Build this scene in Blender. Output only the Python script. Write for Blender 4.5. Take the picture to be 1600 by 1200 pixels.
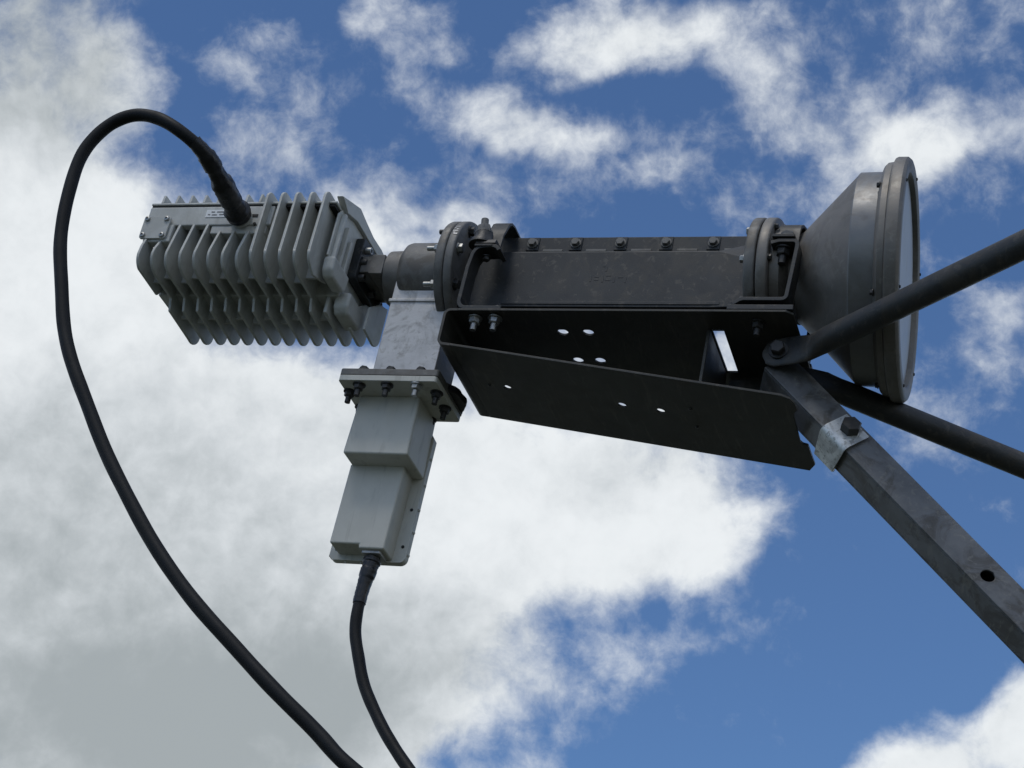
import bpy, bmesh, math, random
from mathutils import Matrix, Vector, Euler
random.seed(7)
for o in list(bpy.data.objects): bpy.data.objects.remove(o)
S = bpy.context.scene
COL = S.collection
rad = math.radians

# ------------------------------------------------------------------ camera
PITCH = rad(30.0)
CAM_LOC = Vector((0, 0, 1.6))
cam = bpy.data.cameras.new('camera'); cam.sensor_width = 36.0; cam.lens = 72.0
cam.clip_start = 0.05; cam.clip_end = 20000
camo = bpy.data.objects.new('camera', cam); COL.objects.link(camo)
camo.location = CAM_LOC; camo.rotation_euler = (rad(90) + PITCH, 0, 0)
S.camera = camo

# ------------------------------------------------------------------ sky, sun, exposure
SUN_EL, SUN_ROT = rad(68), rad(205)          # high behind the camera, veiled by thin cloud
S.view_settings.view_transform = 'Standard'; S.view_settings.look = 'None'
S.view_settings.exposure = 0.0; S.view_settings.gamma = 1.0
S.view_settings.use_curve_mapping = False
SKY_STRENGTH = 0.092
W = bpy.data.worlds.new('World'); S.world = W; W.use_nodes = True
nt = W.node_tree; nt.nodes.clear()

# cloud banks as directions in the sky: azimuth, elevation, half width, half height, tilt (degrees), amount
CLOUDS = [(-12.65,24.99,9.31,7.70,0,1.00),(-6.77,23.61,7.70,5.37,0,0.90),(-1.99,26.41,6.6,3.9,0,0.75),(2.6,26.5,4.6,2.5,0,0.62),(6.3,26.0,2.3,1.6,0,0.45),(-8.8,20.37,7.52,2.51,0,0.70),(-15.69,31.35,4.12,4.66,0,0.90),(-6.48,28.24,6.80,2.51,0,0.70),(1.22,28.38,6.2,1.4,0,0.42),(-17.2,38.0,3.4,3.5,0,1.0),(-13.7,37.8,1.7,1.4,0,0.55),(-16.54,34.05,2.69,2.86,0,0.70),(-12.98,33.78,2.69,3.04,0,0.38),(-7.1,34.08,5.37,2.1,0,0.33),(-3.26,34.2,2.8,1.3,0,0.42),(-10.67,31.88,3.22,1.79,0,0.40),(-9.27,38.86,1.3,1.3,0,0.22),(-7.71,36.35,2.33,1.79,0,0.16),(-3.3,40.05,1.9,1.0,0,0.52),(3.69,40.13,2.69,1.34,0,0.85),(6.4,39.6,2.6,1.3,0,0.58),(8.6,37.9,1.9,1.2,-35,0.42),(9.6,36.5,1.8,.9,-30,0.24),(0.89,37.21,2.3,1.15,-15,0.8),(-2.25,37.98,2.1,.9,-20,0.2),(5.24,35.42,1.43,0.63,15,0.32),(11.2,35.6,1.6,.8,-25,0.18),(14.7,38.9,1.0,2.0,0,0.40),(14.1,36.0,1.7,1.0,0,0.62),(16.9,37.9,1.8,1.9,0,0.22),(16.3,35.3,2.2,.95,0,0.34),(12.21,37.54,1.25,1.07,0,0.25),(15.62,31.54,1.43,1.16,0,0.42),(14.92,28.98,1.79,0.90,0,0.20),(11.16,34.31,3.58,0.90,0,0.20),(13.2,19.1,3.2,1.5,10,0.90),(11.2,18.8,2.2,.9,0,0.65),(15.2,19.7,1.9,1.4,0,0.85),(3.07,22.32,2.51,0.90,0,0.13),(5.76,22.6,1.61,0.72,0,0.08),(-1.6,21.6,3.2,1.8,25,0.35),(10.12,26.6,1.61,0.72,0,0.25),(11.62,29.49,1.43,0.72,0,0.12),(-6.5,36.6,6.0,2.6,0,.13),(-9.5,39.2,3.0,1.6,20,.06),(5.5,36.2,5.5,1.8,0,.17),(11.5,35.2,5.5,2.0,0,.2),(14.5,30.0,3.0,2.4,0,.17),(-2.5,35.2,4.5,1.0,-12,.12),(3.5,24.3,4.5,1.3,0,.05),(3.4,30.4,5.2,1.6,0,.72),(-11.5,22.5,8.5,5.0,0,.55),(-13.5,29.0,5.0,4.0,0,.45),(-5.0,27.2,4.5,2.2,0,.35)]
THICK = [(-14.5,22.8,11.5,7.0,0,.85),(-7.53,20.78,5.91,2.69,0,0.60),(-17.32,38.28,4.12,3.58,0,.85),(-3.08,22.85,4.66,2.15,0,0.35),(-6.54,29.12,4.48,1.25,0,0.25),(4.05,28.15,3.58,1.43,0,0.30),(-11.0,18.8,9.5,3.2,0,.3)]

def N(tree, t, **kw):
    n = tree.nodes.new(t)
    for k, v in kw.items(): setattr(n, k, v)
    return n
def math_node(tree, op, a, b=None, clamp=False):
    n = N(tree, 'ShaderNodeMath', operation=op, use_clamp=clamp)
    for i, x in enumerate((a, b)):
        if x is None: continue
        if isinstance(x, (int, float)): n.inputs[i].default_value = x
        else: tree.links.new(x, n.inputs[i])
    return n.outputs[0]
def maprange(tree, x, a, b, c, d, smooth=True):
    n = N(tree, 'ShaderNodeMapRange'); n.interpolation_type = 'SMOOTHSTEP' if smooth else 'LINEAR'
    tree.links.new(x, n.inputs[0])
    for i, v in enumerate((a, b, c, d)): n.inputs[i + 1].default_value = v
    return n.outputs[0]
def noise(tree, vec, scale, detail, rough=.55, dist=0., lac=2.0, dims='3D'):
    n = N(tree, 'ShaderNodeTexNoise', noise_dimensions=dims)
    tree.links.new(vec, n.inputs['Vector'])
    n.inputs['Scale'].default_value = scale; n.inputs['Detail'].default_value = detail
    n.inputs['Roughness'].default_value = rough; n.inputs['Distortion'].default_value = dist
    n.inputs['Lacunarity'].default_value = lac
    return n
def banks(tree, vec, table):
    """sum of soft elliptical banks around sky directions"""
    acc = None
    for az, el, w, h, tilt, amt in table:
        a, e = rad(az), rad(el)
        c = Vector((math.sin(a) * math.cos(e), math.cos(a) * math.cos(e), math.sin(e)))
        u = Vector((math.cos(a), -math.sin(a), 0)); v = u.cross(c)
        t = rad(tilt); u2 = u * math.cos(t) + v * math.sin(t); v2 = -u * math.sin(t) + v * math.cos(t)
        m = Matrix((u2, v2, u2.cross(v2))).transposed()
        mp = N(tree, 'ShaderNodeMapping', vector_type='TEXTURE')
        tree.links.new(vec, mp.inputs['Vector'])
        mp.inputs['Location'].default_value = c
        mp.inputs['Rotation'].default_value = m.to_euler('XYZ')
        mp.inputs['Scale'].default_value = (rad(w), rad(h), 0.6)
        ln = N(tree, 'ShaderNodeVectorMath', operation='LENGTH'); tree.links.new(mp.outputs[0], ln.inputs[0])
        mr = N(tree, 'ShaderNodeMapRange', interpolation_type='SMOOTHSTEP')
        tree.links.new(ln.outputs['Value'], mr.inputs[0])
        mr.inputs[1].default_value = 1.35; mr.inputs[2].default_value = 0.25
        mr.inputs[3].default_value = 0.0; mr.inputs[4].default_value = amt
        acc = mr.outputs[0] if acc is None else math_node(tree, 'ADD', acc, mr.outputs[0])
    return acc

tc = N(nt, 'ShaderNodeTexCoord'); DIR = tc.outputs['Generated']
sky = N(nt, 'ShaderNodeTexSky', sky_type='NISHITA'); sky.sun_disc = False
sky.sun_elevation = SUN_EL; sky.sun_rotation = SUN_ROT
sky.altitude = 300; sky.air_density = 1.0; sky.dust_density = 0.6; sky.ozone_density = 3.5
# warp the directions so that the banks get ragged edges
def warped(vec, scale, amt, detail, seed):
    off = N(nt, 'ShaderNodeVectorMath', operation='ADD'); nt.links.new(vec, off.inputs[0]); off.inputs[1].default_value = (seed, seed * .37, -seed)
    nz = noise(nt, off.outputs[0], scale, detail, .6)
    sb = N(nt, 'ShaderNodeVectorMath', operation='SUBTRACT'); nt.links.new(nz.outputs['Color'], sb.inputs[0]); sb.inputs[1].default_value = (.5, .5, .5)
    sc = N(nt, 'ShaderNodeVectorMath', operation='SCALE'); nt.links.new(sb.outputs[0], sc.inputs[0]); sc.inputs['Scale'].default_value = amt
    ad = N(nt, 'ShaderNodeVectorMath', operation='ADD'); nt.links.new(vec, ad.inputs[0]); nt.links.new(sc.outputs[0], ad.inputs[1])
    return ad.outputs[0]
w1 = warped(DIR, 9.0, 0.085, 2, 3.1)
w2 = warped(w1, 26.0, 0.020, 3, 8.7)
w3 = warped(DIR, 20.0, 0.017, 3, 5.3)
bank = banks(nt, w2, CLOUDS)
# beyond the banks the same broken cloud goes on over the rest of the sky
fc = N(nt, 'ShaderNodeVectorMath', operation='DOT_PRODUCT'); nt.links.new(DIR, fc.inputs[0]); fc.inputs[1].default_value = (0, math.cos(PITCH), math.sin(PITCH))
away = maprange(nt, fc.outputs['Value'], math.cos(rad(19)), math.cos(rad(27)), 0, 1)
far = maprange(nt, noise(nt, w1, 3.2, 2, .55).outputs['Fac'], .42, .62, 0, 1.1)
far = math_node(nt, 'MULTIPLY', far, away)
bank = math_node(nt, 'ADD', bank, far)
fb1 = noise(nt, w3, 17.0, 8, .64).outputs['Fac']
fb2 = noise(nt, w3, 58.0, 5, .60).outputs['Fac']
tex = math_node(nt, 'ADD', math_node(nt, 'MULTIPLY', math_node(nt, 'SUBTRACT', fb1, .5), 2.7),
                math_node(nt, 'MULTIPLY', math_node(nt, 'SUBTRACT', fb2, .5), 1.0))
bank = math_node(nt, 'MINIMUM', bank, 1.5)
dens = math_node(nt, 'ADD', math_node(nt, 'SUBTRACT', math_node(nt, 'MULTIPLY', bank, 1.30), .30), tex)
alpha = maprange(nt, dens, -.20, 1.22, 0, 1)
# thick banks are grey underneath, thin ones white; billows shade one another
thick = banks(nt, w1, THICK)
thick2 = math_node(nt, 'MULTIPLY', maprange(nt, noise(nt, w1, 6.0, 2, .5).outputs['Fac'], .45, .75, 0, .5), away)
thick = math_node(nt, 'ADD', thick, thick2)
sh = N(nt, 'ShaderNodeVectorMath', operation='ADD'); nt.links.new(w3, sh.inputs[0]); sh.inputs[1].default_value = (-.004, .0, .011)
bil = math_node(nt, 'MULTIPLY', math_node(nt, 'SUBTRACT', noise(nt, sh.outputs[0], 17.0, 4, .62).outputs['Fac'], fb1), 1.15)
big = math_node(nt, 'MULTIPLY', math_node(nt, 'SUBTRACT', fb1, .5), -.7)
thick = math_node(nt, 'ADD', math_node(nt, 'ADD', thick, bil), big)
tf = maprange(nt, thick, -.25, 1.35, 0, 1)
cr = N(nt, 'ShaderNodeValToRGB')
cr.color_ramp.elements[0].position = 0; cr.color_ramp.elements[0].color = (.84, .875, .90, 1)
cr.color_ramp.elements[1].position = 1; cr.color_ramp.elements[1].color = (.37, .41, .43, 1)
e = cr.color_ramp.elements.new(.45); e.color = (.63, .67, .70, 1)
nt.links.new(tf, cr.inputs[0])
cs = N(nt, 'ShaderNodeVectorMath', operation='SCALE'); nt.links.new(cr.outputs[0], cs.inputs[0]); cs.inputs['Scale'].default_value = 1.0 / SKY_STRENGTH
mix = N(nt, 'ShaderNodeMix', data_type='RGBA'); nt.links.new(alpha, mix.inputs[0])
tint = N(nt, 'ShaderNodeMix', data_type='RGBA', blend_type='MULTIPLY'); tint.inputs[0].default_value = 1.0; nt.links.new(sky.outputs[0], tint.inputs[6]); tint.inputs[7].default_value = (.80, 1.0, 1.20, 1)
nt.links.new(tint.outputs[2], mix.inputs[6]); nt.links.new(cs.outputs[0], mix.inputs[7])
bg = N(nt, 'ShaderNodeBackground'); nt.links.new(mix.outputs[2], bg.inputs['Color']); bg.inputs['Strength'].default_value = SKY_STRENGTH
wo = N(nt, 'ShaderNodeOutputWorld'); nt.links.new(bg.outputs[0], wo.inputs['Surface'])
W.cycles.sampling_method = 'MANUAL'; W.cycles.sample_map_resolution = 512

sl = bpy.data.lights.new('sun', 'SUN'); sl.energy = 0.95; sl.angle = rad(14); sl.color = (1, .96, .9)
so = bpy.data.objects.new('sun', sl); COL.objects.link(so); so.location = (-1, -4, 8)
sd = Vector((math.sin(SUN_ROT) * math.cos(SUN_EL), math.cos(SUN_ROT) * math.cos(SUN_EL), math.sin(SUN_EL)))
so.rotation_euler = sd.to_track_quat('Z', 'Y').to_euler()

# ------------------------------------------------------------------ materials
def material(name, base, rough=.5, metal=0., var=.25, scale=60., bump=.15, bscale=400., dark=None, stain=None, streak=False, spec=.5):
    m = bpy.data.materials.new(name); m.use_nodes = True
    t = m.node_tree; t.nodes.clear()
    out = N(t, 'ShaderNodeOutputMaterial'); p = N(t, 'ShaderNodeBsdfPrincipled'); t.links.new(p.outputs[0], out.inputs[0])
    c = N(t, 'ShaderNodeTexCoord').outputs['Object']
    n1 = noise(t, c, scale, 6, .6).outputs['Fac']
    n2 = noise(t, c, scale * .22, 4, .55, .4).outputs['Fac']
    f = math_node(t, 'ADD', math_node(t, 'MULTIPLY', n1, .5), math_node(t, 'MULTIPLY', n2, .5))
    r = N(t, 'ShaderNodeValToRGB')
    lo = [max(0, x * (1 - var)) for x in base]; hi = [min(1, x * (1 + var)) for x in base]
    if dark: lo = list(dark)
    r.color_ramp.elements[0].position = .36; r.color_ramp.elements[0].color = (*lo, 1)
    r.color_ramp.elements[1].position = .64; r.color_ramp.elements[1].color = (*hi, 1)
    t.links.new(f, r.inputs[0]); colr = r.outputs[0]
    if stain:
        sc, amt = stain
        ns = noise(t, c, 22., 8, .66, 1.2).outputs['Fac']
        k = maprange(t, ns, .47, .60, 0, amt)
        mx = N(t, 'ShaderNodeMix', data_type='RGBA'); t.links.new(k, mx.inputs[0]); t.links.new(colr, mx.inputs[6]); mx.inputs[7].default_value = (*sc, 1)
        colr = mx.outputs[2]
    t.links.new(colr, p.inputs['Base Color'])
    p.inputs['Metallic'].default_value = metal
    p.inputs['Specular IOR Level'].default_value = spec
    rr = maprange(t, n1, .3, .7, max(.05, rough - .1), min(1, rough + .1), False); t.links.new(rr, p.inputs['Roughness'])
    b = N(t, 'ShaderNodeBump'); b.inputs['Strength'].default_value = bump; b.inputs['Distance'].default_value = .0006
    t.links.new(noise(t, c, bscale, 4, .6).outputs['Fac'], b.inputs['Height']); t.links.new(b.outputs[0], p.inputs['Normal'])
    return m
M = {}
def scratches(m, col, amt, sc=(150, 22, 150), lo=.55, hi=.66):
    t = m.node_tree; p = [n for n in t.nodes if n.type == 'BSDF_PRINCIPLED'][0]
    c = N(t, 'ShaderNodeTexCoord').outputs['Object']
    mp = N(t, 'ShaderNodeMapping'); t.links.new(c, mp.inputs['Vector']); mp.inputs['Scale'].default_value = sc; mp.inputs['Rotation'].default_value = (.3, .5, .2)
    k = maprange(t, noise(t, mp.outputs[0], 1.0, 5, .65, .6).outputs['Fac'], lo, hi, 0, amt)
    old = p.inputs['Base Color'].links[0].from_socket
    mx = N(t, 'ShaderNodeMix', data_type='RGBA'); t.links.new(k, mx.inputs[0]); t.links.new(old, mx.inputs[6]); mx.inputs[7].default_value = (*col, 1)
    t.links.new(mx.outputs[2], p.inputs['Base Color'])
M['paint'] = material('grey_paint', (.52, .525, .495), .5, 0, .1, 70, .18, 900, stain=((.40, .40, .36), .45))
M['paint_lnb'] = material('smooth_grey_paint', (.58, .565, .50), .45, 0, .05, 40, .08, 900, stain=((.49, .48, .42), .3))
M['dark'] = material('weathered_dark_metal', (.031, .033, .034), .5, .3, .4, 60, .14, 900, stain=((.052, .049, .043), .7))
M['cast'] = material('cast_aluminium', (.16, .155, .145), .55, .3, .3, 80, .2, 900, stain=((.11, .098, .08), .7))
M['horn'] = material('horn_aluminium', (.195, .18, .16), .5, .35, .25, 60, .15, 900, stain=((.155, .138, .115), .7))
M['band'] = material('smooth_band', (.20, .20, .195), .42, .4, .12, 90, .1, 700, stain=((.15, .125, .10), .4))
M['plate'] = material('galvanised_sheet', (.052, .051, .045), .52, .3, .3, 50, .14, 700, stain=((.060, .055, .046), .7))
M['guide'] = material('waveguide_alloy', (.50, .50, .50), .45, .35, .18, 50, .2, 500, stain=((.24, .235, .225), .6))
M['galv'] = material('galvanised_tube', (.15, .153, .155), .5, .35, .35, 45, .08, 300, stain=((.085, .08, .072), .9))
M['rod'] = material('weathered_rod', (.045, .046, .046), .5, .3, .3, 70, .3, 500, stain=((.075, .065, .052), .6))
M['zinc'] = material('bright_zinc', (.66, .67, .65), .4, .5, .22, 60, .25, 300, stain=((.35, .36, .35), .7))
M['steel'] = material('steel_bolt', (.42, .42, .40), .45, .9, .25, 200, .2, 900, stain=((.2, .18, .15), .6))
M['dsteel'] = material('dark_bolt', (.06, .058, .055), .45, .5, .3, 200, .25, 900)
M['rubber'] = material('black_rubber', (.0085, .009, .0095), .55, 0, .3, 60, .15, 500, stain=((.016, .016, .015), .5), spec=.25)
M['tape'] = material('black_tape', (.012, .012, .014), .36, 0, .3, 120, .4, 300)
M['gap'] = material('seal', (.012, .012, .012), .7, 0, .2, 100, .2, 500)
M['radome'] = material('radome_film', (.44, .49, .55), .4, 0, .05, 20, .05, 300)
M['label'] = material('label_film', (.78, .79, .78), .4, 0, .04, 60, .05, 300)
M['ink'] = material('label_print', (.14, .14, .15), .5, 0, .1, 60, .05, 300)
for k_ in ('dark', 'plate', 'rod'): scratches(M[k_], (.11, .10, .085), .5)
for k_ in ('cast', 'horn', 'galv', 'guide'): scratches(M[k_], (.26, .25, .22), .4)
for k_ in ('paint', 'paint_lnb'): scratches(M[k_], (.30, .29, .25), .35, (120, 120, 18), .53, .68)
scratches(M['radome'], (.36, .38, .38), .5, (60, 60, 14), .52, .7)
scratches(M['zinc'], (.22, .22, .20), .7, (260, 260, 260), .55, .62)
M['ground'] = material('dry_grass_ground', (.058, .062, .042), .95, 0, .35, .6, .5, 6)

# ------------------------------------------------------------------ the frame of the antenna feed
# feed frame: X along the horn axis (towards the reflector), Y across, Z up; 1 unit = 0.55 mm
U = 0.00055
RC = Matrix(((1, 0, 0), (0, -math.sin(PITCH), -math.cos(PITCH)), (0, math.cos(PITCH), -math.sin(PITCH))))
RF = Matrix(((0.942080, 0.277751, 0.187988), (-0.016805, -0.520714, 0.853566), (0.334967, -0.807286, -0.485887)))
FEED_ROT = (RC @ RF)
FEED_LOC = CAM_LOC + RC @ (Vector((-90., 162.5, -3200.)) * U)
FEED = Matrix.Translation(FEED_LOC) @ FEED_ROT.to_4x4()

def thing(name, label, cat, origin=(0, 0, 0), group=None):
    o = bpy.data.objects.new(name, None); COL.objects.link(o)
    o.empty_display_size = .02
    o.matrix_world = FEED @ Matrix.Translation(Vector(origin) * U)
    o['label'] = label; o['category'] = cat
    if group: o['group'] = group
    o['origin'] = list(origin)
    return o
ORG = {}
def org(parent):
    while parent.parent: parent = parent.parent
    return Vector(parent['origin'])

def sharp(me, ang=35):
    for p in me.polygons: p.use_smooth = True
    me.set_sharp_from_angle(angle=rad(ang))

class MB:
    def __init__(s): s.v = []; s.f = []
    def add(s, vs, fs):
        n = len(s.v); s.v += [Vector(v) for v in vs]; s.f += [[i + n for i in f] for f in fs]; return s
    def box(s, x0, x1, y0, y1, z0, z1):
        vs = [(x, y, z) for x in (x0, x1) for y in (y0, y1) for z in (z0, z1)]
        return s.add(vs, [(0, 1, 3, 2), (4, 6, 7, 5), (0, 4, 5, 1), (2, 3, 7, 6), (0, 2, 6, 4), (1, 5, 7, 3)])
    def prism(s, poly, axis, a, b):
        mk = {'x': lambda p, w: (w, p[0], p[1]), 'y': lambda p, w: (p[0], w, p[1]), 'z': lambda p, w: (p[0], p[1], w)}[axis]
        n = len(poly)
        vs = [mk(p, a) for p in poly] + [mk(p, b) for p in poly]
        fs = [list(range(n)), list(range(n, 2 * n))] + [[i, (i + 1) % n, n + (i + 1) % n, n + i] for i in range(n)]
        return s.add(vs, fs)
    def loft(s, secs):
        n = len(secs[0]); vs = [v for sec in secs for v in sec]
        fs = [list(range(n)), list(range((len(secs) - 1) * n, len(secs) * n))]
        for k in range(len(secs) - 1):
            for i in range(n):
                j = (i + 1) % n; fs.append([k * n + i, k * n + j, (k + 1) * n + j, (k + 1) * n + i])
        return s.add(vs, fs)
    def lathe(s, prof, n=64, cy=0, cz=0, caps=True, closed=False):
        """profile of (x, r) turned about the X axis"""
        vs = []; m = len(prof)
        for x, r in prof:
            for k in range(n):
                a = 2 * math.pi * k / n; vs.append((x, cy + r * math.cos(a), cz + r * math.sin(a)))
        fs = []
        for q in range(m if closed else m - 1):
            q2 = (q + 1) % m
            for k in range(n):
                k2 = (k + 1) % n; fs.append([q * n + k, q * n + k2, q2 * n + k2, q2 * n + k])
        if caps and not closed: fs += [list(range(n)), list(range((m - 1) * n, m * n))]
        return s.add(vs, fs)
    def tube(s, pts, radii, n=16, wob=0):
        pts = [Vector(p) for p in pts]; m = len(pts)
        if not isinstance(radii, (list, tuple)): radii = [radii] * m
        t0 = (pts[1] - pts[0]).normalized(); ref = Vector((0, 0, 1)) if abs(t0.z) < .9 else Vector((1, 0, 0))
        u = t0.cross(ref).normalized(); vs = []
        for i in range(m):
            t = (pts[min(i + 1, m - 1)] - pts[max(i - 1, 0)]).normalized()
            u = (u - t * u.dot(t)).normalized(); w = t.cross(u)
            for k in range(n):
                a = 2 * math.pi * k / n; r = radii[i] * (1 + (random.uniform(-wob, wob) if wob else 0))
                vs.append(pts[i] + (u * math.cos(a) + w * math.sin(a)) * r)
        fs = [[i * n + k, i * n + (k + 1) % n, (i + 1) * n + (k + 1) % n, (i + 1) * n + k] for i in range(m - 1) for k in range(n)]
        fs += [list(range(n)), list(range((m - 1) * n, m * n))]
        return s.add(vs, fs)
    def mesh(s, name, o=Vector((0, 0, 0)), ang=35):
        me = bpy.data.meshes.new(name)
        me.from_pydata([tuple((v - o) * U) for v in s.v], [], s.f)
        bm = bmesh.new(); bm.from_mesh(me); bmesh.ops.recalc_face_normals(bm, faces=bm.faces); bm.to_mesh(me); bm.free()
        sharp(me, ang); return me
    def build(s, name, mat, parent, bevel=0, seg=2, ang=35, label=None):
        me = s.mesh(name, org(parent), ang); me.materials.append(M[mat])
        o = bpy.data.objects.new(name, me); COL.objects.link(o); o.parent = parent
        if bevel:
            b = o.modifiers.new('bevel', 'BEVEL'); b.width = bevel * U; b.segments = seg
            b.limit_method = 'ANGLE'; b.angle_limit = rad(40); b.harden_normals = True
        if label: o['label'] = label
        return o

def arc(cx, cy, r, a0, a1, n=6):
    return [(cx + r * math.cos(rad(a0 + (a1 - a0) * i / n)), cy + r * math.sin(rad(a0 + (a1 - a0) * i / n))) for i in range(n + 1)]
def circle(cx, cy, r, n=20, sx=1.): return [(cx + sx * r * math.cos(2 * math.pi * i / n), cy + r * math.sin(2 * math.pi * i / n)) for i in range(n)]
def rrect(x0, x1, y0, y1, r, n=5):
    return arc(x1 - r, y1 - r, r, 0, 90, n) + arc(x0 + r, y1 - r, r, 90, 180, n) + arc(x0 + r, y0 + r, r, 180, 270, n) + arc(x1 - r, y0 + r, r, 270, 360, n)

def plate(name, mat, parent, loops, fn, th, bevel=0, label=None):
    """sheet with holes: loops[0] outline, others holes, in (u, v); fn(u, v, w) gives feed coordinates"""
    bm = bmesh.new(); edges = []; rings = []
    for lp in loops:
        vs = [bm.verts.new((p[0], p[1], 0)) for p in lp]; rings.append(vs)
        edges += [bm.edges.new((vs[i], vs[(i + 1) % len(vs)])) for i in range(len(vs))]
    bmesh.ops.triangle_fill(bm, use_beauty=True, use_dissolve=False, edges=edges)
    bm.verts.index_update(); nv = len(bm.verts)
    V2 = [(v.co.x, v.co.y) for v in bm.verts]; F = [[v.index for v in f.verts] for f in bm.faces]
    mb = MB(); vs = [fn(u, v, 0) for u, v in V2] + [fn(u, v, th) for u, v in V2]
    fs = F + [[i + nv for i in f] for f in F]
    for ring in rings:
        ix = [v.index for v in ring]
        for i in range(len(ix)):
            a, b = ix[i], ix[(i + 1) % len(ix)]; fs.append([a, b, b + nv, a + nv])
    bm.free(); mb.add(vs, fs)
    return mb.build(name, mat, parent, bevel, 2, 35, label)

# fasteners: unit meshes along +Z, shared between copies
def bolt_mesh(name, r, h, washer, stud=0, stud_r=None):
    mb = MB()
    if washer: mb.prism(circle(0, 0, r * 1.28, 20), 'z', 0, washer)
    hexa = [(r * math.cos(rad(60 * i)), r * math.sin(rad(60 * i))) for i in range(6)]
    a = [(x, y, washer) for x, y in hexa]; b = [(x, y, washer + h * .86) for x, y in hexa]; c = [(x * .88, y * .88, washer + h) for x, y in hexa]
    mb.loft([a, b, c])
    if stud:
        sr = stud_r or r * .55
        mb.lathe([(0, 0)], 3, caps=False) if False else None
        mb.prism(circle(0, 0, sr, 14), 'z', washer + h - .5, washer + h + stud)
    return mb.mesh(name)
def cap_mesh(name, r, h):
    mb = MB(); n = 18
    o = circle(0, 0, r, n); i = circle(0, 0, r * .55, n)
    secs = [[(x, y, 0) for x, y in o], [(x, y, h * .9) for x, y in o], [(x * .93, y * .93, h) for x, y in o], [(x, y, h) for x, y in i], [(x, y, h * .35) for x, y in i]]
    mb.loft(secs); return mb.mesh(name)
def pan_mesh(name, r, h):
    mb = MB(); n = 16
    mb.loft([[(x * k, y * k, z) for x, y in circle(0, 0, r, n)] for k, z in ((1, 0), (1, h * .5), (.85, h * .85), (.42, h), (.40, h * .5))])
    return mb.mesh(name)
ME = {'hex': bolt_mesh('hex_bolt', 8.2, 7, 2.2), 'nut': bolt_mesh('hex_nut', 8.2, 8, 2, 11, 4.6), 'big': bolt_mesh('large_nut', 11.5, 13, 3.5, 13, 6.2),
      'stud': bolt_mesh('stud_nut', 7.6, 7, 2, 13, 4.2), 'cap': cap_mesh('socket_screw', 6.2, 10), 'pan': pan_mesh('pan_screw', 4.0, 3.2), 'head': bolt_mesh('large_bolt', 14.5, 13, 0),
      'rivet': bolt_mesh('round_bolt', 7.0, 7, 2)}
def inst(kind, name, mat, parent, pos, d, roll=None, s=1.):
    key = kind + '_' + mat
    if key not in ME:
        me = ME[kind].copy(); me.name = ME[kind].name; me.materials.append(M[mat]); ME[key] = me
    o = bpy.data.objects.new(name, ME[key]); COL.objects.link(o); o.parent = parent
    q = Vector(d).to_track_quat('Z', 'Y') if abs(Vector(d).normalized().dot(Vector((0, 1, 0)))) < .99 else Vector(d).to_track_quat('Z', 'X')
    m = q.to_matrix().to_4x4() @ Matrix.Rotation(random.uniform(0, 1) if roll is None else roll, 4, 'Z') @ Matrix.Scale(s, 4)
    o.matrix_basis = Matrix.Translation((Vector(pos) - org(parent)) * U) @ m
    return o

# ------------------------------------------------------------------ ground under the antenna
bm = bmesh.new(); bmesh.ops.create_circle(bm, cap_ends=True, radius=4000, segments=96)
gme = bpy.data.meshes.new('ground'); bm.to_mesh(gme); bm.free(); gme.materials.append(M['ground'])
g = bpy.data.objects.new('ground', gme); COL.objects.link(g); g['kind'] = 'structure'

# ------------------------------------------------------------------ wedge-shaped mounting bracket: one folded sheet
T = thing('mounting_bracket', 'dark folded sheet metal wedge bracket with bright slots under the waveguide filter', 'bracket', (300, 0, -180))
SL = 0.1506
def zlow(x): return -174.9 - SL * (x - 44.8)
y0, y1, th = -97, 111, 4.0
top_out = [(62, y0), (556, y0), (566, y0 + 8), (566, y1), (62, y1)]
holes = [circle(211, -38, 8.2, 20), circle(250.5, -38, 8.2, 20), circle(214, 41, 8.2, 20), circle(249, 41, 8.2, 20), [(440, -50), (457, -50), (456, 69), (440, 69)]]
plate('top_plate', 'plate', T, [top_out] + holes, lambda u, v, w: (u, v, -116 - w), th, .8)
low_out = [(62, y0), (566, y0), (578, y0 + 6), (583, y0 + 16), (584, -62), (576, -50), (573, 28), (576, 34), (583, 36), (584, 92), (573, y1 + 1), (62, y1 + 1)]
lh = [circle(124.6, 6, 6.4, 16), circle(309, 4, 6.6, 16), circle(369, 3, 6.6, 16)]
plate('bottom_plate', 'plate', T, [low_out] + lh, lambda u, v, w: (u, v, zlow(u) - w), th, .8)
# rounded fold at the left end
ri, ro = 7, 11
zt, zb = -116., zlow(62)
outer = [(62, zt)] + arc(41 + ro, zt - ro, ro, 90, 180, 6) + arc(41 + ro, zb - th + ro + 1.2, ro, 180, 270, 6) + [(62, zb - th)]
inner = [(62, zt - th)] + arc(41 + ro, zt - ro, ri, 90, 180, 6) + arc(41 + ro, zb - th + ro + 1.2, ri, 180, 270, 6) + [(62, zb)]
mb = MB()
n = len(outer)
secs = [[(p[0], y, p[1]) for p in outer + inner[::-1]] for y in (y0, y1)]
mb2 = MB(); k = len(secs[0])
vs = secs[0] + secs[1]
fs = []
for i in range(n - 1):
    a, b, c, d = i, i + 1, 2 * n - 2 - i, 2 * n - 1 - i
    fs += [[a, b, c, d], [a + k, b + k, c + k, d + k]]
for i in range(k):
    j = (i + 1) % k
    fs.append([i, j, j + k, i + k])
mb2.add(vs, fs).build('end_fold', 'plate', T, 0)
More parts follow.
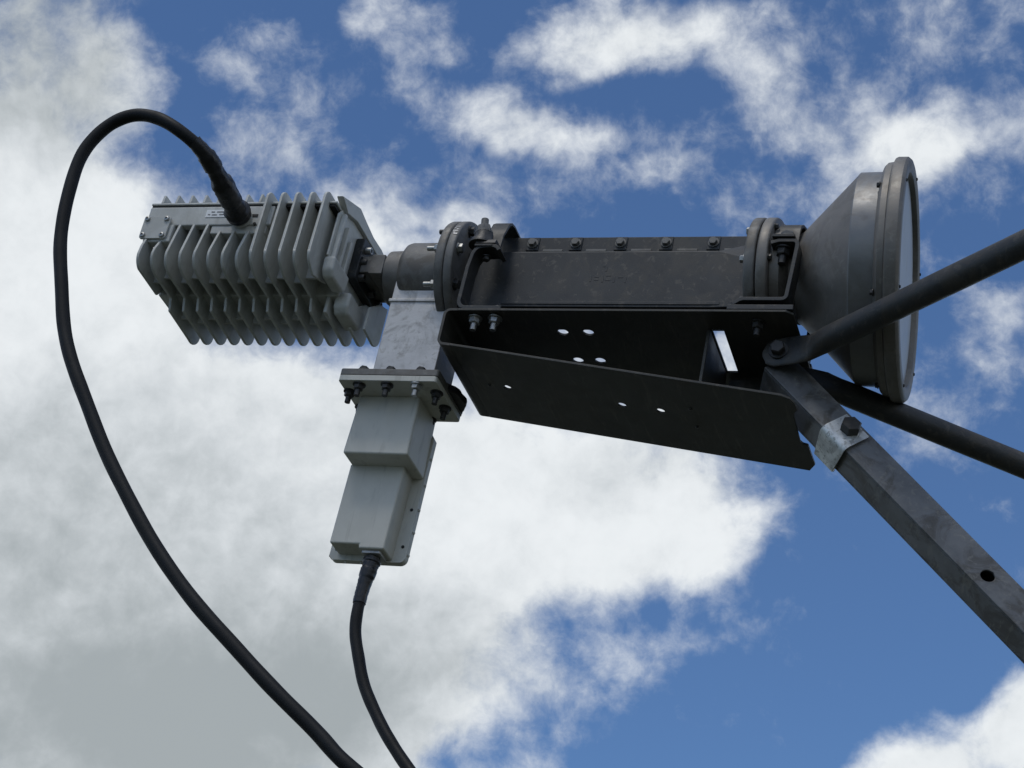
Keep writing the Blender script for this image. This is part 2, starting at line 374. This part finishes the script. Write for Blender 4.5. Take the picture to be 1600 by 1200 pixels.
# tab pressed down beside the slot, gusset towards the boom
MB().box(434, 438.5, -52, 72, -210, -121.2).build('pressed_tab', 'plate', T, .8)
MB().box(440, 560, 84, 89, -205, -121.2).build('gusset', 'plate', T, .8)
for x in (85, 116.5): inst('nut', 'nut', 'steel', T, (x, -78.5, -121.2), (0, 0, -1), .35 if x < 100 else .9, 1.05)
inst('nut', 'nut', 'dsteel', T, (512, -70, -121.2), (0, 0, -1), .3, 1.05)
for x in (85, 116.5): inst('nut', 'nut', 'dsteel', T, (x, 78.5, -121.2), (0, 0, -1), .35, 1.)
for x, y in ((419, -19), (418, 32), (95, 6)): inst('pan', 'rivet', 'dsteel', T, (x, y, zlow(x) - th), (-SL, 0, -1), 0, .6)

# ------------------------------------------------------------------ waveguide filter
T = thing('waveguide_filter', 'long dark rectangular waveguide filter with a bolted rib along its top', 'filter', (240, 0, 0))
def fsec(x, f, zt_, zc, tp): return [(x, -f, -70), (x, -f, zt_), (x, -tp, zc), (x, tp, zc), (x, f, zt_), (x, f, -70)]
MB().loft([fsec(30, 32, 30, 45, 12), fsec(424, 32, 30, 45, 12), fsec(480.5, 35, 12, 60, 13)]).build('filter_body', 'dark', T, 1.0, 2, 15)
MB().box(30, 462, -11, 11, 45, 72).build('top_rib', 'dark', T, 1.0)
MB().box(100, 462, -11, 11, -84, -70).build('bottom_rib', 'dark', T, 1.0)
MB().prism([(-33.4, -66), (-33.4, -61), (-31, -61), (-31, -66)], 'x', 100, 440).build('ledge', 'dark', T, .5)
for i, x in enumerate((122, 192, 264, 336, 409.5)):
    MB().box(x - 10, x + 10, -12.8, -11, 46.5, 71).build('rib_pad', 'dark', T, 1.2)
    inst('hex', 'bolt', 'cast', T, (x, -12.8, 59), (0, -1, 0), .52, .82)
    MB().box(x + 18, x + 50, -12.2, -11, 45.2, 49).build('seam_strip', 'cast', T, .3)
# worn cast marks on the front face, too worn to read
for i, (x, z, w, h) in enumerate([(239, -14, 3, 11), (246, -14, 7, 3), (246, -20, 7, 3), (258, -14, 3, 12), (264, -12, 8, 3), (264, -20, 8, 3), (276, -15, 3, 11), (283, -15, 8, 3), (294, -15, 3, 12), (256, 6, 5, 4), (261, 3, 3, 9)]):
    MB().box(x - 6, x - 6 + w, -32.35, -31.5, z - h, z).build('cast_mark', 'dark', T, .3)
# flanges of the filter
def flange(parent, x0, x1, r, mat, name='flange'):
    b = min(3, (x1 - x0) * .2)
    return MB().lathe([(x0, r - b), (x0 + b * .3, r - b * .3), (x0 + b, r), (x1 - b, r), (x1 - b * .3, r - b * .3), (x1, r - b)], 96).build(name, mat, parent, 0, 2, 50)
flange(T, 14.8, 29, 91, 'cast')
flange(T, 480, 496.5, 92, 'cast')
for k in range(8):
    a = rad(129 + 45 * k); p = (75 * math.cos(a), 75 * math.sin(a))
    inst('hex', 'bolt', 'steel' if k in (1, 7) else 'dsteel', T, (29, *p), (1, 0, 0), .2 * k, .9)
    a = rad(146 + 45 * k); p = (77 * math.cos(a), 77 * math.sin(a))
    inst('rivet', 'bolt', 'steel' if k in (0, 1) else 'cast', T, (480, *p), (-1, 0, 0), .2 * k, .85)
# cast pad with raised worn characters on the flange rim
for i, (a, dx, w) in enumerate([(150, 22, 8), (153.5, 20, 3), (155, 24, 3), (158, 22, 8), (161, 21, 3), (163, 24, 6)]):
    c, s_ = math.cos(rad(a)), math.sin(rad(a))
    mb = MB(); r0, r1 = 90.5, 91.8
    t = Vector((0, -s_, c)); nrm = Vector((0, c, s_))
    vs = [Vector((dx - w / 2 + (w if q & 1 else 0), 0, 0)) + nrm * (r1 if q & 4 else r0) + t * (1.1 if q & 2 else -1.1) for q in range(8)]
    mb.add(vs, [(0, 1, 3, 2), (4, 6, 7, 5), (0, 4, 5, 1), (2, 3, 7, 6), (0, 2, 6, 4), (1, 5, 7, 3)]).build('cast_mark', 'guide', T)

# ------------------------------------------------------------------ waveguide junction (stepped cylinder with a side arm)
T = thing('waveguide_junction', 'stepped grey waveguide junction between the finned transmitter and the round flange', 'waveguide', (-60, 0, 0))
MB().lathe([(-105, 42), (-103, 45), (-78, 46), (-76, 51), (-71, 56.5), (-66, 58), (0, 58)], 72).build('cylinder', 'cast', T, 0, 2, 40)
MB().loft([[(x, -w, -h), (x, -w, h), (x, w, h), (x, w, -h)] for x, w, h in ((-143, 44, 15), (-128, 44, 15), (-125, 45, 18), (-104, 45, 18))]).build('neck', 'cast', T, 1.5)
flange(T, -0.5, 14.3, 91, 'cast')
for k in range(8):
    a = rad(129 + 45 * k); p = (75 * math.cos(a), 75 * math.sin(a))
    inst('stud', 'bolt', 'steel' if k in (1, 2) else 'dsteel', T, (-0.5, *p), (-1, 0, 0), .3 * k, .95)
MB().prism(rrect(-52, 52, -31, 46, 5), 'x', -158, -143).build('square_flange', 'dark', T, 1.2)
for y, z in ((-38, 29), (-8, 36), (-42, 4), (-38, -22), (8, -22), (40, -21), (40, 5), (40, 34)):
    inst('cap', 'screw', 'steel' if z > 10 else 'dsteel', T, (-143, y, z), (1, 0, 0), 0, .95)
# side arm down to the receiver
MB().loft([[(-80, -37, z), (21, -37, z), (21, 37, z), (-80, 37, z)] for z in (-10, -201)][::-1]).build('side_arm', 'guide', T, 2)
MB().box(-83, 23, -39.5, 39.5, -66, -60).build('arm_collar', 'guide', T, 1.5)
MB().prism(rrect(-121, 39, -60, 61, 5), 'z', -212, -201).build('arm_flange', 'cast', T, 1.0)
for x in (-88, -44, 5): inst('hex', 'bolt', 'dsteel', T, (x, -49, -201), (0, 0, 1), .3, .9)
# torn sealant squeezed out of the joint
pts = []
for i in range(40):
    a = 2 * math.pi * i / 40; ca, sa = math.cos(a), math.sin(a)
    pts.append((16 + 38 * ca * (1 + random.uniform(-.06, .06)), 22 + 46 * sa * (1 + random.uniform(-.06, .06))))
MB().prism(pts, 'z', -209, -197).build('sealant', 'tape', T, 2)

# ------------------------------------------------------------------ receiver
T = thing('receiver_unit', 'pale grey stepped receiver box hanging below the waveguide junction', 'receiver', (-50, 30, -340))
MB().prism(rrect(-121, 38, -60, 60, 5), 'z', -222, -212.4).build('mounting_flange', 'paint_lnb', T, 1.0)
MB().loft([[(-101, -15, -221), (-2, -15, -221), (-2, 62, -221), (-101, 62, -221)], [(-104.5, -17, -323), (0.5, -17, -323), (0.5, 62, -323), (-104.5, 62, -323)]]).build('upper_housing', 'paint_lnb', T, 3.5, 3)
mb = MB().prism([(-108, -454), (-60, -454), (-60, -460.5), (-19, -460.5), (-16.5, -320), (-106, -320)], 'y', 22, 62)
mb.build('lower_housing', 'paint_lnb', T, 3, 3)
lid = [(-122, -458)] + arc(-112, -453, 10, 180, 270, 5)[1:] + arc(-9, -453, 10, 270, 360, 5) + [(2, -252), (-12, -232), (-100, -232), (-118, -245)]
MB().prism(lid, 'y', 60.5, 73).build('cover_lid', 'paint_lnb', T, 2.0)
for x, z in ((-7, -375), (-7, -437), (-112, -446), (-7, -300)): 
    MB().prism(circle(x, z, 2.6, 12), 'y', 59.6, 61.2).build('screw_hole', 'gap', T)
for z in (-285, -330, -372, -410, -448): inst('pan', 'screw', 'paint_lnb', T, (2.0, 67, z), (1, 0, 0), 0, .6)
for x in (-95, -70, -30): inst('pan', 'screw', 'paint_lnb', T, (x, 67, -463), (0, 0, -1), 0, .6)
for x, y, m_ in ((-90, -48, 'dsteel'), (-44, -49, 'dsteel'), (4, -50, 'steel'), (-113, -27, 'dsteel'), (-112, 20, 'dsteel'), (29, -28, 'dsteel'), (28, 16, 'dsteel'), (-8, 52, 'dsteel'), (-50, 52, 'dsteel'), (-92, 50, 'dsteel')):
    inst('nut', 'nut', m_, T, (x, y, -222), (0, 0, -1), None, .95)
MB().prism(rrect(-56, -26, 28, 58, 3), 'z', -465, -460.4).build('connector_plate', 'guide', T, .8)
MB().prism(circle(-42, 43, 11, 24), 'z', -476, -465.2).build('connector', 'dsteel', T, .8)

# ------------------------------------------------------------------ feed horn
T = thing('feed_horn', 'wide conical grey feed horn with white window facing right', 'feed horn', (600, 0, 0))
MB().lathe([(512, 60), (540, 60), (540, 66), (546, 70), (626, 154), (627, 150)], 128).build('cone', 'horn', T, 0, 2, 25)
MB().lathe([(625, 140), (625.5, 154), (627.5, 156), (662, 157), (663, 140)], 128).build('band', 'band', T, 0, 2, 25)
MB().lathe([(661, 158), (663, 166), (667, 170), (675.6, 171.5), (675.6, 150), (661, 150)], 128, closed=True).build('rear_ring', 'horn', T, 0, 2, 35)
MB().lathe([(676, 172), (678, 177), (681, 178.5), (694, 178.5), (698, 175), (699, 172), (699, 160), (697, 156), (688, 154), (676, 154)], 128, closed=True).build('rim', 'horn', T, 0, 2, 35)
MB().lathe([(689.5, 155), (691, 110), (692, 50), (692.5, 2)], 96, caps=True).build('window', 'radome', T, 0, 2, 40, label='flat white window closing the horn mouth')
piv = Vector((530, 0, 0))
askew = Matrix.Rotation(rad(3.4), 4, 'Z') @ Matrix.Rotation(rad(-1.6), 4, 'Y')
o_ = (piv - Vector((600, 0, 0))) * U
HTILT = Matrix.Translation(o_ + Vector((6.5, 0, 1.5)) * U) @ askew @ Matrix.Translation(-o_)
flange(T, 498, 515, 92, 'horn', 'flange')
MB().lathe([(514.5, 76), (516, 78), (530, 78), (532, 75), (540, 62)], 72).build('collar', 'horn', T, 0, 2, 40)
for k in range(8):
    a = rad(146 + 45 * k); inst('hex', 'bolt', 'dsteel', T, (515, 84 * math.cos(a), 84 * math.sin(a)), (1, 0, 0), .2 * k, .55)
for k in range(6):
    a = rad(100 + 60 * k); inst('hex', 'bolt', 'dsteel', T, (663, 165 * math.cos(a), 165 * math.sin(a)), (-1, 0, 0), .2 * k, .5)
    a = rad(97 + 60 * k); inst('pan', 'screw', 'gap', T, (699, 168 * math.cos(a), 168 * math.sin(a)), (1, 0, 0), .2 * k, .6)

for ch in T.children:
    if ch.name.split('.')[0] in ('cone', 'band', 'rear_ring', 'rim', 'window') or (ch.name.split('.')[0] in ('bolt', 'screw') and ch.matrix_basis.translation.x > 40 * U):
        ch.matrix_basis = HTILT @ ch.matrix_basis
# ------------------------------------------------------------------ clamps holding filter and horn on the bracket
def strip(pts, th_):
    """closed outline of a bent strip, offset to one side by th_"""
    P = [Vector(p) for p in pts]; L = []
    for i, p in enumerate(P):
        a = (p - P[i - 1]).normalized() if i else (P[1] - p).normalized()
        b = (P[i + 1] - p).normalized() if i < len(P) - 1 else a
        n_ = Vector((-(a.y + b.y), a.x + b.x)).normalized(); k_ = max(.5, n_.dot(Vector((-a.y, a.x))))
        L.append(p + n_ * th_ / k_)
    return P, L
def strip_mesh(mb, pts, th_, axis, a, b):
    P, L = strip(pts, th_); n_ = len(P)
    mk = {'y': lambda p, w: (p.x, w, p.y), 'x': lambda p, w: (w, p.x, p.y)}[axis]
    vs = [mk(p, a) for p in P] + [mk(p, a) for p in L] + [mk(p, b) for p in P] + [mk(p, b) for p in L]
    fs = []
    for i in range(n_ - 1):
        fs += [[i, i + 1, n_ + i + 1, n_ + i], [2 * n_ + i, 2 * n_ + i + 1, 3 * n_ + i + 1, 3 * n_ + i], [i, i + 1, 2 * n_ + i + 1, 2 * n_ + i], [n_ + i, n_ + i + 1, 3 * n_ + i + 1, 3 * n_ + i]]
    for i in (0, n_ - 1): fs.append([i, n_ + i, 3 * n_ + i, 2 * n_ + i])
    return mb.add(vs, fs)

T = thing('pipe_clamp', 'dark bent clamp with tall top bolt beside the left round flange', 'clamp', (90, 0, -60), 'clamps on the wedge bracket')
for y0_, y1_ in ((-95, -62), (62, 95)):
    pts = [(128, -109.6)] + [(76, -109.6)] + arc(72, -99.6, 10, 270, 180, 5)[1:] + [(63, -40), (66, -16)] + arc(78, -16, 11, 180, 90, 5)[1:] + [(92, -4)] + arc(92, -14, 10, 90, 20, 4)[1:]
    strip_mesh(MB(), pts, 6, 'y', y0_, y1_).build('bent_foot', 'dark', T, .8)
    s_ = 1 if y0_ > 0 else -1
    inst('rivet', 'bolt', 'cast', T, (85, 78 * s_, -109.4), (0, 0, 1), .2, .8)
    inst('rivet', 'bolt', 'cast', T, (116.5, 78 * s_, -109.4), (0, 0, 1), .5, .9)
    inst('rivet', 'bolt', 'dsteel', T, (80, 78 * s_, -10.2), (0, 0, -1), .5, .8)
    inst('big', 'nut', 'cast', T, (67, 78 * s_, 31), (-.14, 0, 1), .15, .95)
    MB().loft([[(x_, y_, z_) for x_, y_ in circle(68, 78 * s_, q_, 20)] for q_, z_ in ((21, 8), (20, 14), (15, 22), (14, 31.5))]).build('washer', 'dsteel', T, 1)
sad = [(-97, -3), (-62, -3), (-60, 10), (-57, 42), (-44, 70), (-36, 77), (-24, 80), (24, 80), (36, 77), (44, 70), (57, 42), (60, 10), (62, -3), (97, -3)]
strip_mesh(MB(), sad, 4, 'x', 64, 92).build('saddle', 'dark', T, .8)
MB().prism([(-96, 3), (-60, 3), (-66, 12), (-92, 12)], 'x', 64, 96).build('saddle_foot', 'dsteel', T, 1)

T = thing('pipe_clamp', 'dark bent clamp with hexagon bolts beside the horn throat', 'clamp', (530, 0, -60), 'clamps on the wedge bracket')
for y0_, y1_ in ((-95, -62), (62, 95)):
    pts = [(478, -107), (488, -100)] + [(492, -99), (544, -99)] + arc(546, -89, 10, 270, 350, 5)[1:] + [(559, -40), (561, -4)] + arc(551, -2, 10, 0, 90, 5)[1:] + [(530, 8), (518, 4)]
    strip_mesh(MB(), pts, 6, 'y', y0_, y1_).build('bent_foot', 'dark', T, .8)
    s_ = 1 if y0_ > 0 else -1
    MB().box(470, 566, min(60 * s_, 97 * s_), max(60 * s_, 97 * s_), -115.8, -107.2).build('spacer', 'dark', T, 1.2)
    inst('hex', 'bolt', 'cast', T, (538, 78 * s_, 16.5), (0, 0, 1), .4, 1.3)
    inst('nut', 'nut', 'dsteel', T, (535, 78 * s_, 1), (0, 0, -1), .2, 1.25)
sad = [(-97, 10), (-66, 10), (-64, 20), (-62, 40)] + [(-62 * math.cos(rad(a)), 40 + 30 * math.sin(rad(a))) for a in range(20, 180, 20)] + [(62, 40), (64, 20), (66, 10), (97, 10)]
strip_mesh(MB(), sad, 5, 'x', 520, 553).build('saddle', 'dark', T, .8)

# ------------------------------------------------------------------ finned transmitter
T = thing('transmitter_unit', 'light grey finned transmitter housing at the left end of the feed', 'transmitter', (-315, -50, -20))
core = [(-98, 46), (-98, -46), (-60, -46), (-60, -70), (40, -70), (40, 46)]
MB().prism(core, 'x', -474, -160).build('core', 'paint', T, 2)
MB().box(-484, -264, -140, -126, 9, 45.5).build('front_panel', 'paint', T, 2.5)
MB().box(-478, -430, -143, -126, -24, 9.5).build('panel_corner', 'paint', T, 2.5)
MB().box(-366, -270, -138, -120, -6, 9.5).build('connector_pad', 'paint', T, 2)
MB().box(-482.5, -163, -138.6, 44, 44, 50).build('seal', 'gap', T)
MB().prism([(-141, 48.5), (-141, 52), (-139, 53.5), (50, 53.5), (50, 48.5)], 'x', -484, -160).build('top_cover', 'paint', T, 1.5)
PIT = 24.6; X0 = -470.5
def finx(k): return X0 + PIT * k
def fin(k):
    x = finx(k); hw = 2.4
    big = 8 <= k <= 12
    low = [(-66, -79), (-58, -99)] + [(18, -103)] + arc(28, -83, 21, 265, 360, 6) + [(49, 40), (-110, 40)]
    if big:
        p = arc(-142, 52, 14, 95, 175, 6) + [(-156.5, -50)] + arc(-136, -50, 20.5, 180, 250, 5) + [(-126, -77)]
        p += low if k < 12 else [(-80, -62), (-80, 60)]
        if k < 12: p = p[:-1] + [(-110, 60)]
        p += [(-120, 66)]
    elif k == 0:
        p = [(-146, -20)] + [(-151, -36), (-153, -52)] + arc(-130, -52, 23, 184, 250, 5) + [(-69, -76), (-57, -58), (-57, 40), (-110, 40), (-110, -20)]
    elif k <= 7:
        zt_ = -20 if k == 1 else (8 if k < 5 else -5)
        p = [(-140.3, zt_ + 3), (-151.5, -42), (-153, -50)] + arc(-130, -52, 23, 184, 250, 5) + [(-126, -77)] + low + [(-110, zt_ + 2)]
    else:
        p = [(-12, -60), (-12, -100.5), (18, -103)] + arc(28, -83, 21, 265, 360, 6) + [(49, -24), (20, -34)]
    # tapered fin: slightly thicker at the root
    mb = MB().prism(p, 'x', x - hw, x + hw)
    return mb.build('fin', 'paint', T, 1.3, 2)
for k in range(0, 15): fin(k)
MB().prism([(-58, -60), (-58, -99), (18, -103)] + arc(28, -83, 21, 265, 360, 6) + [(49, -40), (-40, -50)], 'x', finx(12) - 3.1, finx(12) + 3.1).build('fin', 'paint', T, 1.7)
# thin webs tying neighbouring fins, staggered as cast
for k in range(0, 12):
    x = finx(k); yw = -104 if k % 2 else -92
    MB().prism([(yw, -67), (yw + 4, -67), (yw + 10, -44), (yw + 1, -44)], 'x', x, x + PIT).build('web', 'paint', T, .8)
    if k: 
        yw = -24 if k % 2 else -12
        MB().prism([(yw, -91), (yw + 4, -91), (yw + 10, -68), (yw - 2, -68)], 'x', x, x + PIT).build('web', 'paint', T, .8)
# short fins standing on the top cover
for k in range(0, 8):
    x = finx(k) + 4
    MB().prism([(-140, 53), (-137.5, 70), (40, 70), (44, 53)], 'x', x - 2.2, x + 2.2).build('top_fin', 'paint', T, 1.0)
MB().prism(rrect(-484, -437, -20, 23, 5), 'y', -147, -143).build('cover_plate', 'paint', T, .8)
for x, z in ((-477.5, 17), (-443.5, 17), (-477.5, -14), (-443.5, -14)): inst('pan', 'screw', 'steel', T, (x, -147, z), (0, -1, 0), 0, 1.15)
lb = MB().box(-381, -342, -140.9, -139.9, 24, 38).build('label_plate', 'label', T)
for i, (x, z, w) in enumerate([(-372, 34, 6), (-362, 34, 12), (-377, 29, 4), (-370, 28.5, 9), (-357, 29, 8), (-347, 29, 3)]):
    MB().box(x, x + w, -141.3, -140.8, z - 1.2, z + .6).build('print', 'ink', lb)
MB().box(-302, -289, -141, -137.5, 23.5, 29).build('recess', 'gap', T, .4)
MB().prism(circle(-291, 11, 2.6, 14), 'y', -141, -138).build('recess', 'gap', T)
MB().prism(circle(-315.5, 20.5, 18, 28), 'y', -144.5, -139).build('connector_boss', 'paint', T, 1)
MB().prism(circle(-315.5, 20.5, 14.5, 24), 'y', -158, -144).build('connector', 'dsteel', T, 1.2)
# end face towards the junction
endp = [(-126, -38), (-126, 40), (-112, 58), (-72, 66), (44, 66), (44, -70), (-58, -70), (-74, -52)]
MB().prism(endp, 'x', -162, -158.3).build('end_plate', 'paint', T, 1.5)
MB().prism([(-141, 62), (-108, 74), (-74, 86), (-48, 82), (-8, 77), (30, 79), (50, 76), (50, 60.5), (-72, 60.5), (-110, 50)], 'x', -164, -152).build('end_lip', 'paint', T, 2)
for a, b, zt_ in ((-118, -111, 44), (-97, -90, 34), (-78, -71, 20)):
    MB().box(-159, -150, a, b, -44, zt_).build('end_rib', 'paint', T, 2)
MB().prism([(-124, -38), (-60, -38), (-62, -64), (-70, -72), (-112, -72), (-122, -62)], 'x', -166, -146).build('lower_boss', 'paint', T, 5, 3)
MB().prism([(-56, -60), (10, -60), (10, -88), (0, -96), (-46, -96), (-56, -86)], 'x', -166, -140).build('lower_boss', 'paint', T, 5, 3)

# ------------------------------------------------------------------ boom, rods and the clamp on the boom
A = Vector((744.8, -24, -395.5)); D = Vector((.7102, .0422, -.7028)).normalized()
M1 = Vector((.2922, -.9258, .2397)); M1 = (M1 - D * M1.dot(D)).normalized(); M2 = D.cross(M1)
if M2.z > 0: M2 = -M2
SQ = 49.
CEN = A - (M1 + M2) * SQ / 2
def boompt(t, a, b): return CEN + D * t + M1 * a + M2 * b
def boombox(mb, t0, t1, a0, a1, b0, b1):
    vs = [boompt(t, a, b) for t in (t0, t1) for a in (a0, a1) for b in (b0, b1)]
    return mb.add(vs, [(0, 1, 3, 2), (4, 6, 7, 5), (0, 4, 5, 1), (2, 3, 7, 6), (0, 2, 6, 4), (1, 5, 7, 3)])
T = thing('support_boom', 'square galvanised steel boom running from the bracket down to the right', 'boom', boompt(400, 0, 0))
h = SQ / 2; wall = 4.
LEN = 2600
def wallplate(sgn, along, hole=None):
    if along == 'front':
        loops = [[(-314, -h), (LEN, -h), (LEN, h), (-314, h)]]
        if hole: loops += hole
        return loops, (lambda u, v, w: boompt(u, h - w, v))
    return None
ts = (Vector((848.2, -38, -479.4)) - CEN).dot(D)
loops, fn = wallplate(1, 'front', [circle(ts, 2, 9.5, 22)])
plate('front_wall', 'galv', T, loops, fn, wall, 1.5)
boombox(MB(), -314, LEN, -h, -h + wall, -h, h).build('rear_wall', 'galv', T, 1.5)
boombox(MB(), -314, LEN, -h + wall + .02, h - wall - .02, h - wall, h).build('lower_wall', 'galv', T, 1.5)
boombox(MB(), -314, LEN, -h + wall + .02, h - wall - .02, -h, -h + wall).build('upper_wall', 'galv', T, 1.5)

tcl = (Vector((649, -38, -271)) - CEN).dot(D)
T = thing('saddle_clamp', 'bright zinc saddle bolted round the boom below the bracket', 'clamp', boompt(tcl, 0, 0))
c1 = h + .3; w_ = 25
prof = [(h + 6 , -h + 8), (h + 6, h - 6)] + [(h + 6 - 10 + 10 * math.cos(rad(a)), h - 4 + 10 * math.sin(rad(a))) for a in (30, 60, 90)] + [(-h - 2, h + 6), (-h - 4, h + 1.5)]
prof_in = [(h + .4, -h + 8), (h + .4, h - 8)] + [(h - 3 + 3.3 * math.cos(rad(a)), h - 3 + 3.3 * math.sin(rad(a))) for a in (30, 60, 90)] + [(-h - 1, h + .4), (-h - 3, h + .3)]
n_ = len(prof)
vs = [boompt(tcl + (t - (10 if (i >= 5) else 0) * (1 if t > 0 else 0) ), a, b) for t in (-w_, w_) for i, (a, b) in enumerate(prof + prof_in)]
fs = []
for i in range(n_ - 1):
    fs += [[i, i + 1, n_ + i + 1, n_ + i], [2 * n_ + i, 2 * n_ + i + 1, 3 * n_ + i + 1, 3 * n_ + i], [i, i + 1, 2 * n_ + i + 1, 2 * n_ + i], [n_ + i, n_ + i + 1, 3 * n_ + i + 1, 3 * n_ + i]]
for i in (0, n_ - 1): fs.append([i, n_ + i, 3 * n_ + i, 2 * n_ + i])
MB().add(vs, fs).build('saddle', 'zinc', T, 1.2)
inst('head', 'bolt', 'dsteel', T, boompt(tcl, h + 6, -2), M1, .3, 1.0)

def rod(name, label, p0, d, r, side, group):
    T = thing(name, label, 'rod', p0, group)
    p0 = Vector(p0); d = Vector(d).normalized()
    up = Vector((0, 0, 1)); w = d.cross(up).normalized(); v = w.cross(d)
    if w.y * side < 0: w = -w
    secs = []
    base = Vector((1, 0, 0.0)); hd = (Vector((d.x, d.y * .25, d.z))).normalized()
    for t, hgt, thk, off in ((-62, 8, 4, 0), (-58, 18, 4, 0), (-46, 24, 4, 0), (-14, 24, 4.5, 0), (6, 22, 8, 0), (26, r * 1.02, r * .8, 0), (48, r, r, 0), (2600, r, r, 0)):
        c = p0 + d * t if t > 6 else p0 + d * 6 + hd * (t - 6)
        secs.append([c + v * hgt * math.cos(a) + w * thk * math.sin(a) for a in [2 * math.pi * q / 28 for q in range(28)]])
    MB().loft(secs).build('shaft', 'rod', T, 0, 2, 45)
    c = p0 + d * 6 + hd * (-46)
    inst('rivet', 'bolt', 'dsteel', T, c + Vector((0, side * 4, 0)), (0, side, 0), .3, 1.55)
rod('support_rod', 'dark round support rod rising to the right in front of the horn', (581.5, -46, -149.5), (1, -.72, .06), 18.5, -1, 'rods staying the boom head')
rod('support_rod', 'dark round support rod descending to the right behind the square boom', (588, 46, -150), (1, .70, -.075), 18.5, 1, 'rods staying the boom head')
T = thing('pivot_pin', 'short dark pin through the boom head joining both rods under the horn', 'pin', (540, 0, -150))
MB().box(528, 552, -41.5, 41, -163, -139).build('pin_shank', 'rod', T, 3)

# ------------------------------------------------------------------ cables
def spline(P, n=10):
    P = [Vector(p) for p in P]; out = []
    for i in range(len(P) - 1):
        a, b, c, d = P[max(i - 1, 0)], P[i], P[i + 1], P[min(i + 2, len(P) - 1)]
        for k in range(n):
            t = k / n
            out.append(.5 * ((2 * b) + (c - a) * t + (2 * a - 5 * b + 4 * c - d) * t * t + (3 * b - a - 3 * c + d) * t ** 3))
    return out + [P[-1]]
C1 = [(-315.5, -150, 20.5), (-312, -190, 18.5), (-305.3, -245.0, 16.5), (-310.7, -300.0, 25.7), (-340.3, -330.0, 44.3), (-384.9, -340.0, 63.4), (-430.7, -340.0, 69.8), (-468.7, -340.0, 50.2), (-490.9, -340.0, -0.2), (-492.7, -338.0, -70.4), (-479.3, -335.0, -150.1), (-458.2, -330.0, -226.3), (-430.4, -325.0, -300.4), (-393.1, -320.0, -372.2), (-343.6, -310.0, -443.6), (-281.1, -300.0, -527.3), (-210.1, -290.0, -612.1), (-128.3, -280.0, -692.5), (-49.4, -270.0, -755.9), (25.9, -260.0, -814.3), (85.8, -250.0, -855.4), (136.4, -245.0, -891.5), (219.1, -230.0, -940.3), (319.2, -200.0, -988.2), (520, -140, -1060), (800, -60, -1200)]
C2 = [(-42, 43, -470), (-43, 42, -486), (-45.4, 42.0, -516.9), (-45.0, 42.0, -547.9), (-37.7, 41.0, -588.7), (-24.5, 40.0, -628.5), (-3.1, 38.0, -672.4), (26.4, 34.0, -715.7), (59.0, 30.0, -752.9), (95.0, 25.0, -789.4), (159.3, 15.0, -844.2), (250.5, 0.0, -909.9), (450, -20, -1030), (780, -40, -1190)]
def cable(label, P, r, tape_n, tape_r):
    T = thing('cable', label, 'cable', P[0], 'black coaxial cables')
    path = [p + Vector((math.sin(i * .37) * .9 + math.sin(i * .13 + 1) * 1.4, 0, math.cos(i * .29) * .8)) * min(1, i / 40) for i, p in enumerate(spline(P, 8))]
    MB().tube(path[6:], [r * (1 + .018 * math.sin(i * .8) * math.sin(i * .23)) for i in range(len(path) - 6)], 20).build('sheath', 'rubber', T, 0, 2, 60)
    tp = spline(P, 14)[:tape_n]
    # overlapping turns of tape: stepped, lumpy radius
    out = []; rr = []; lump = lean = 0.
    for i, p in enumerate(tp):
        t = i / (len(tp) - 1)
        if i % 7 == 0: lump = random.uniform(-.05, .11); lean = random.uniform(-.012, .02)
        lump += lean
        q = tape_r * (1 - .42 * t ** 1.3) * (1 + lump + random.uniform(-.012, .012))
        q = max(q, r * 1.12)
        out.append(p); rr.append(q)
    MB().tube(out, rr, 22, wob=.035).build('tape_wrap', 'tape', T, 0, 2, 50)
    return T
cable('thick black cable looping up from the finned transmitter and down the left side', C1, 10.0, 50, 18.5)
cable('short black cable hanging from the bottom of the pale receiver box', C2, 8.8, 40, 13.0)

for o in bpy.data.objects:
    if 'origin' in o: del o['origin']
S.cycles.max_bounces = 4
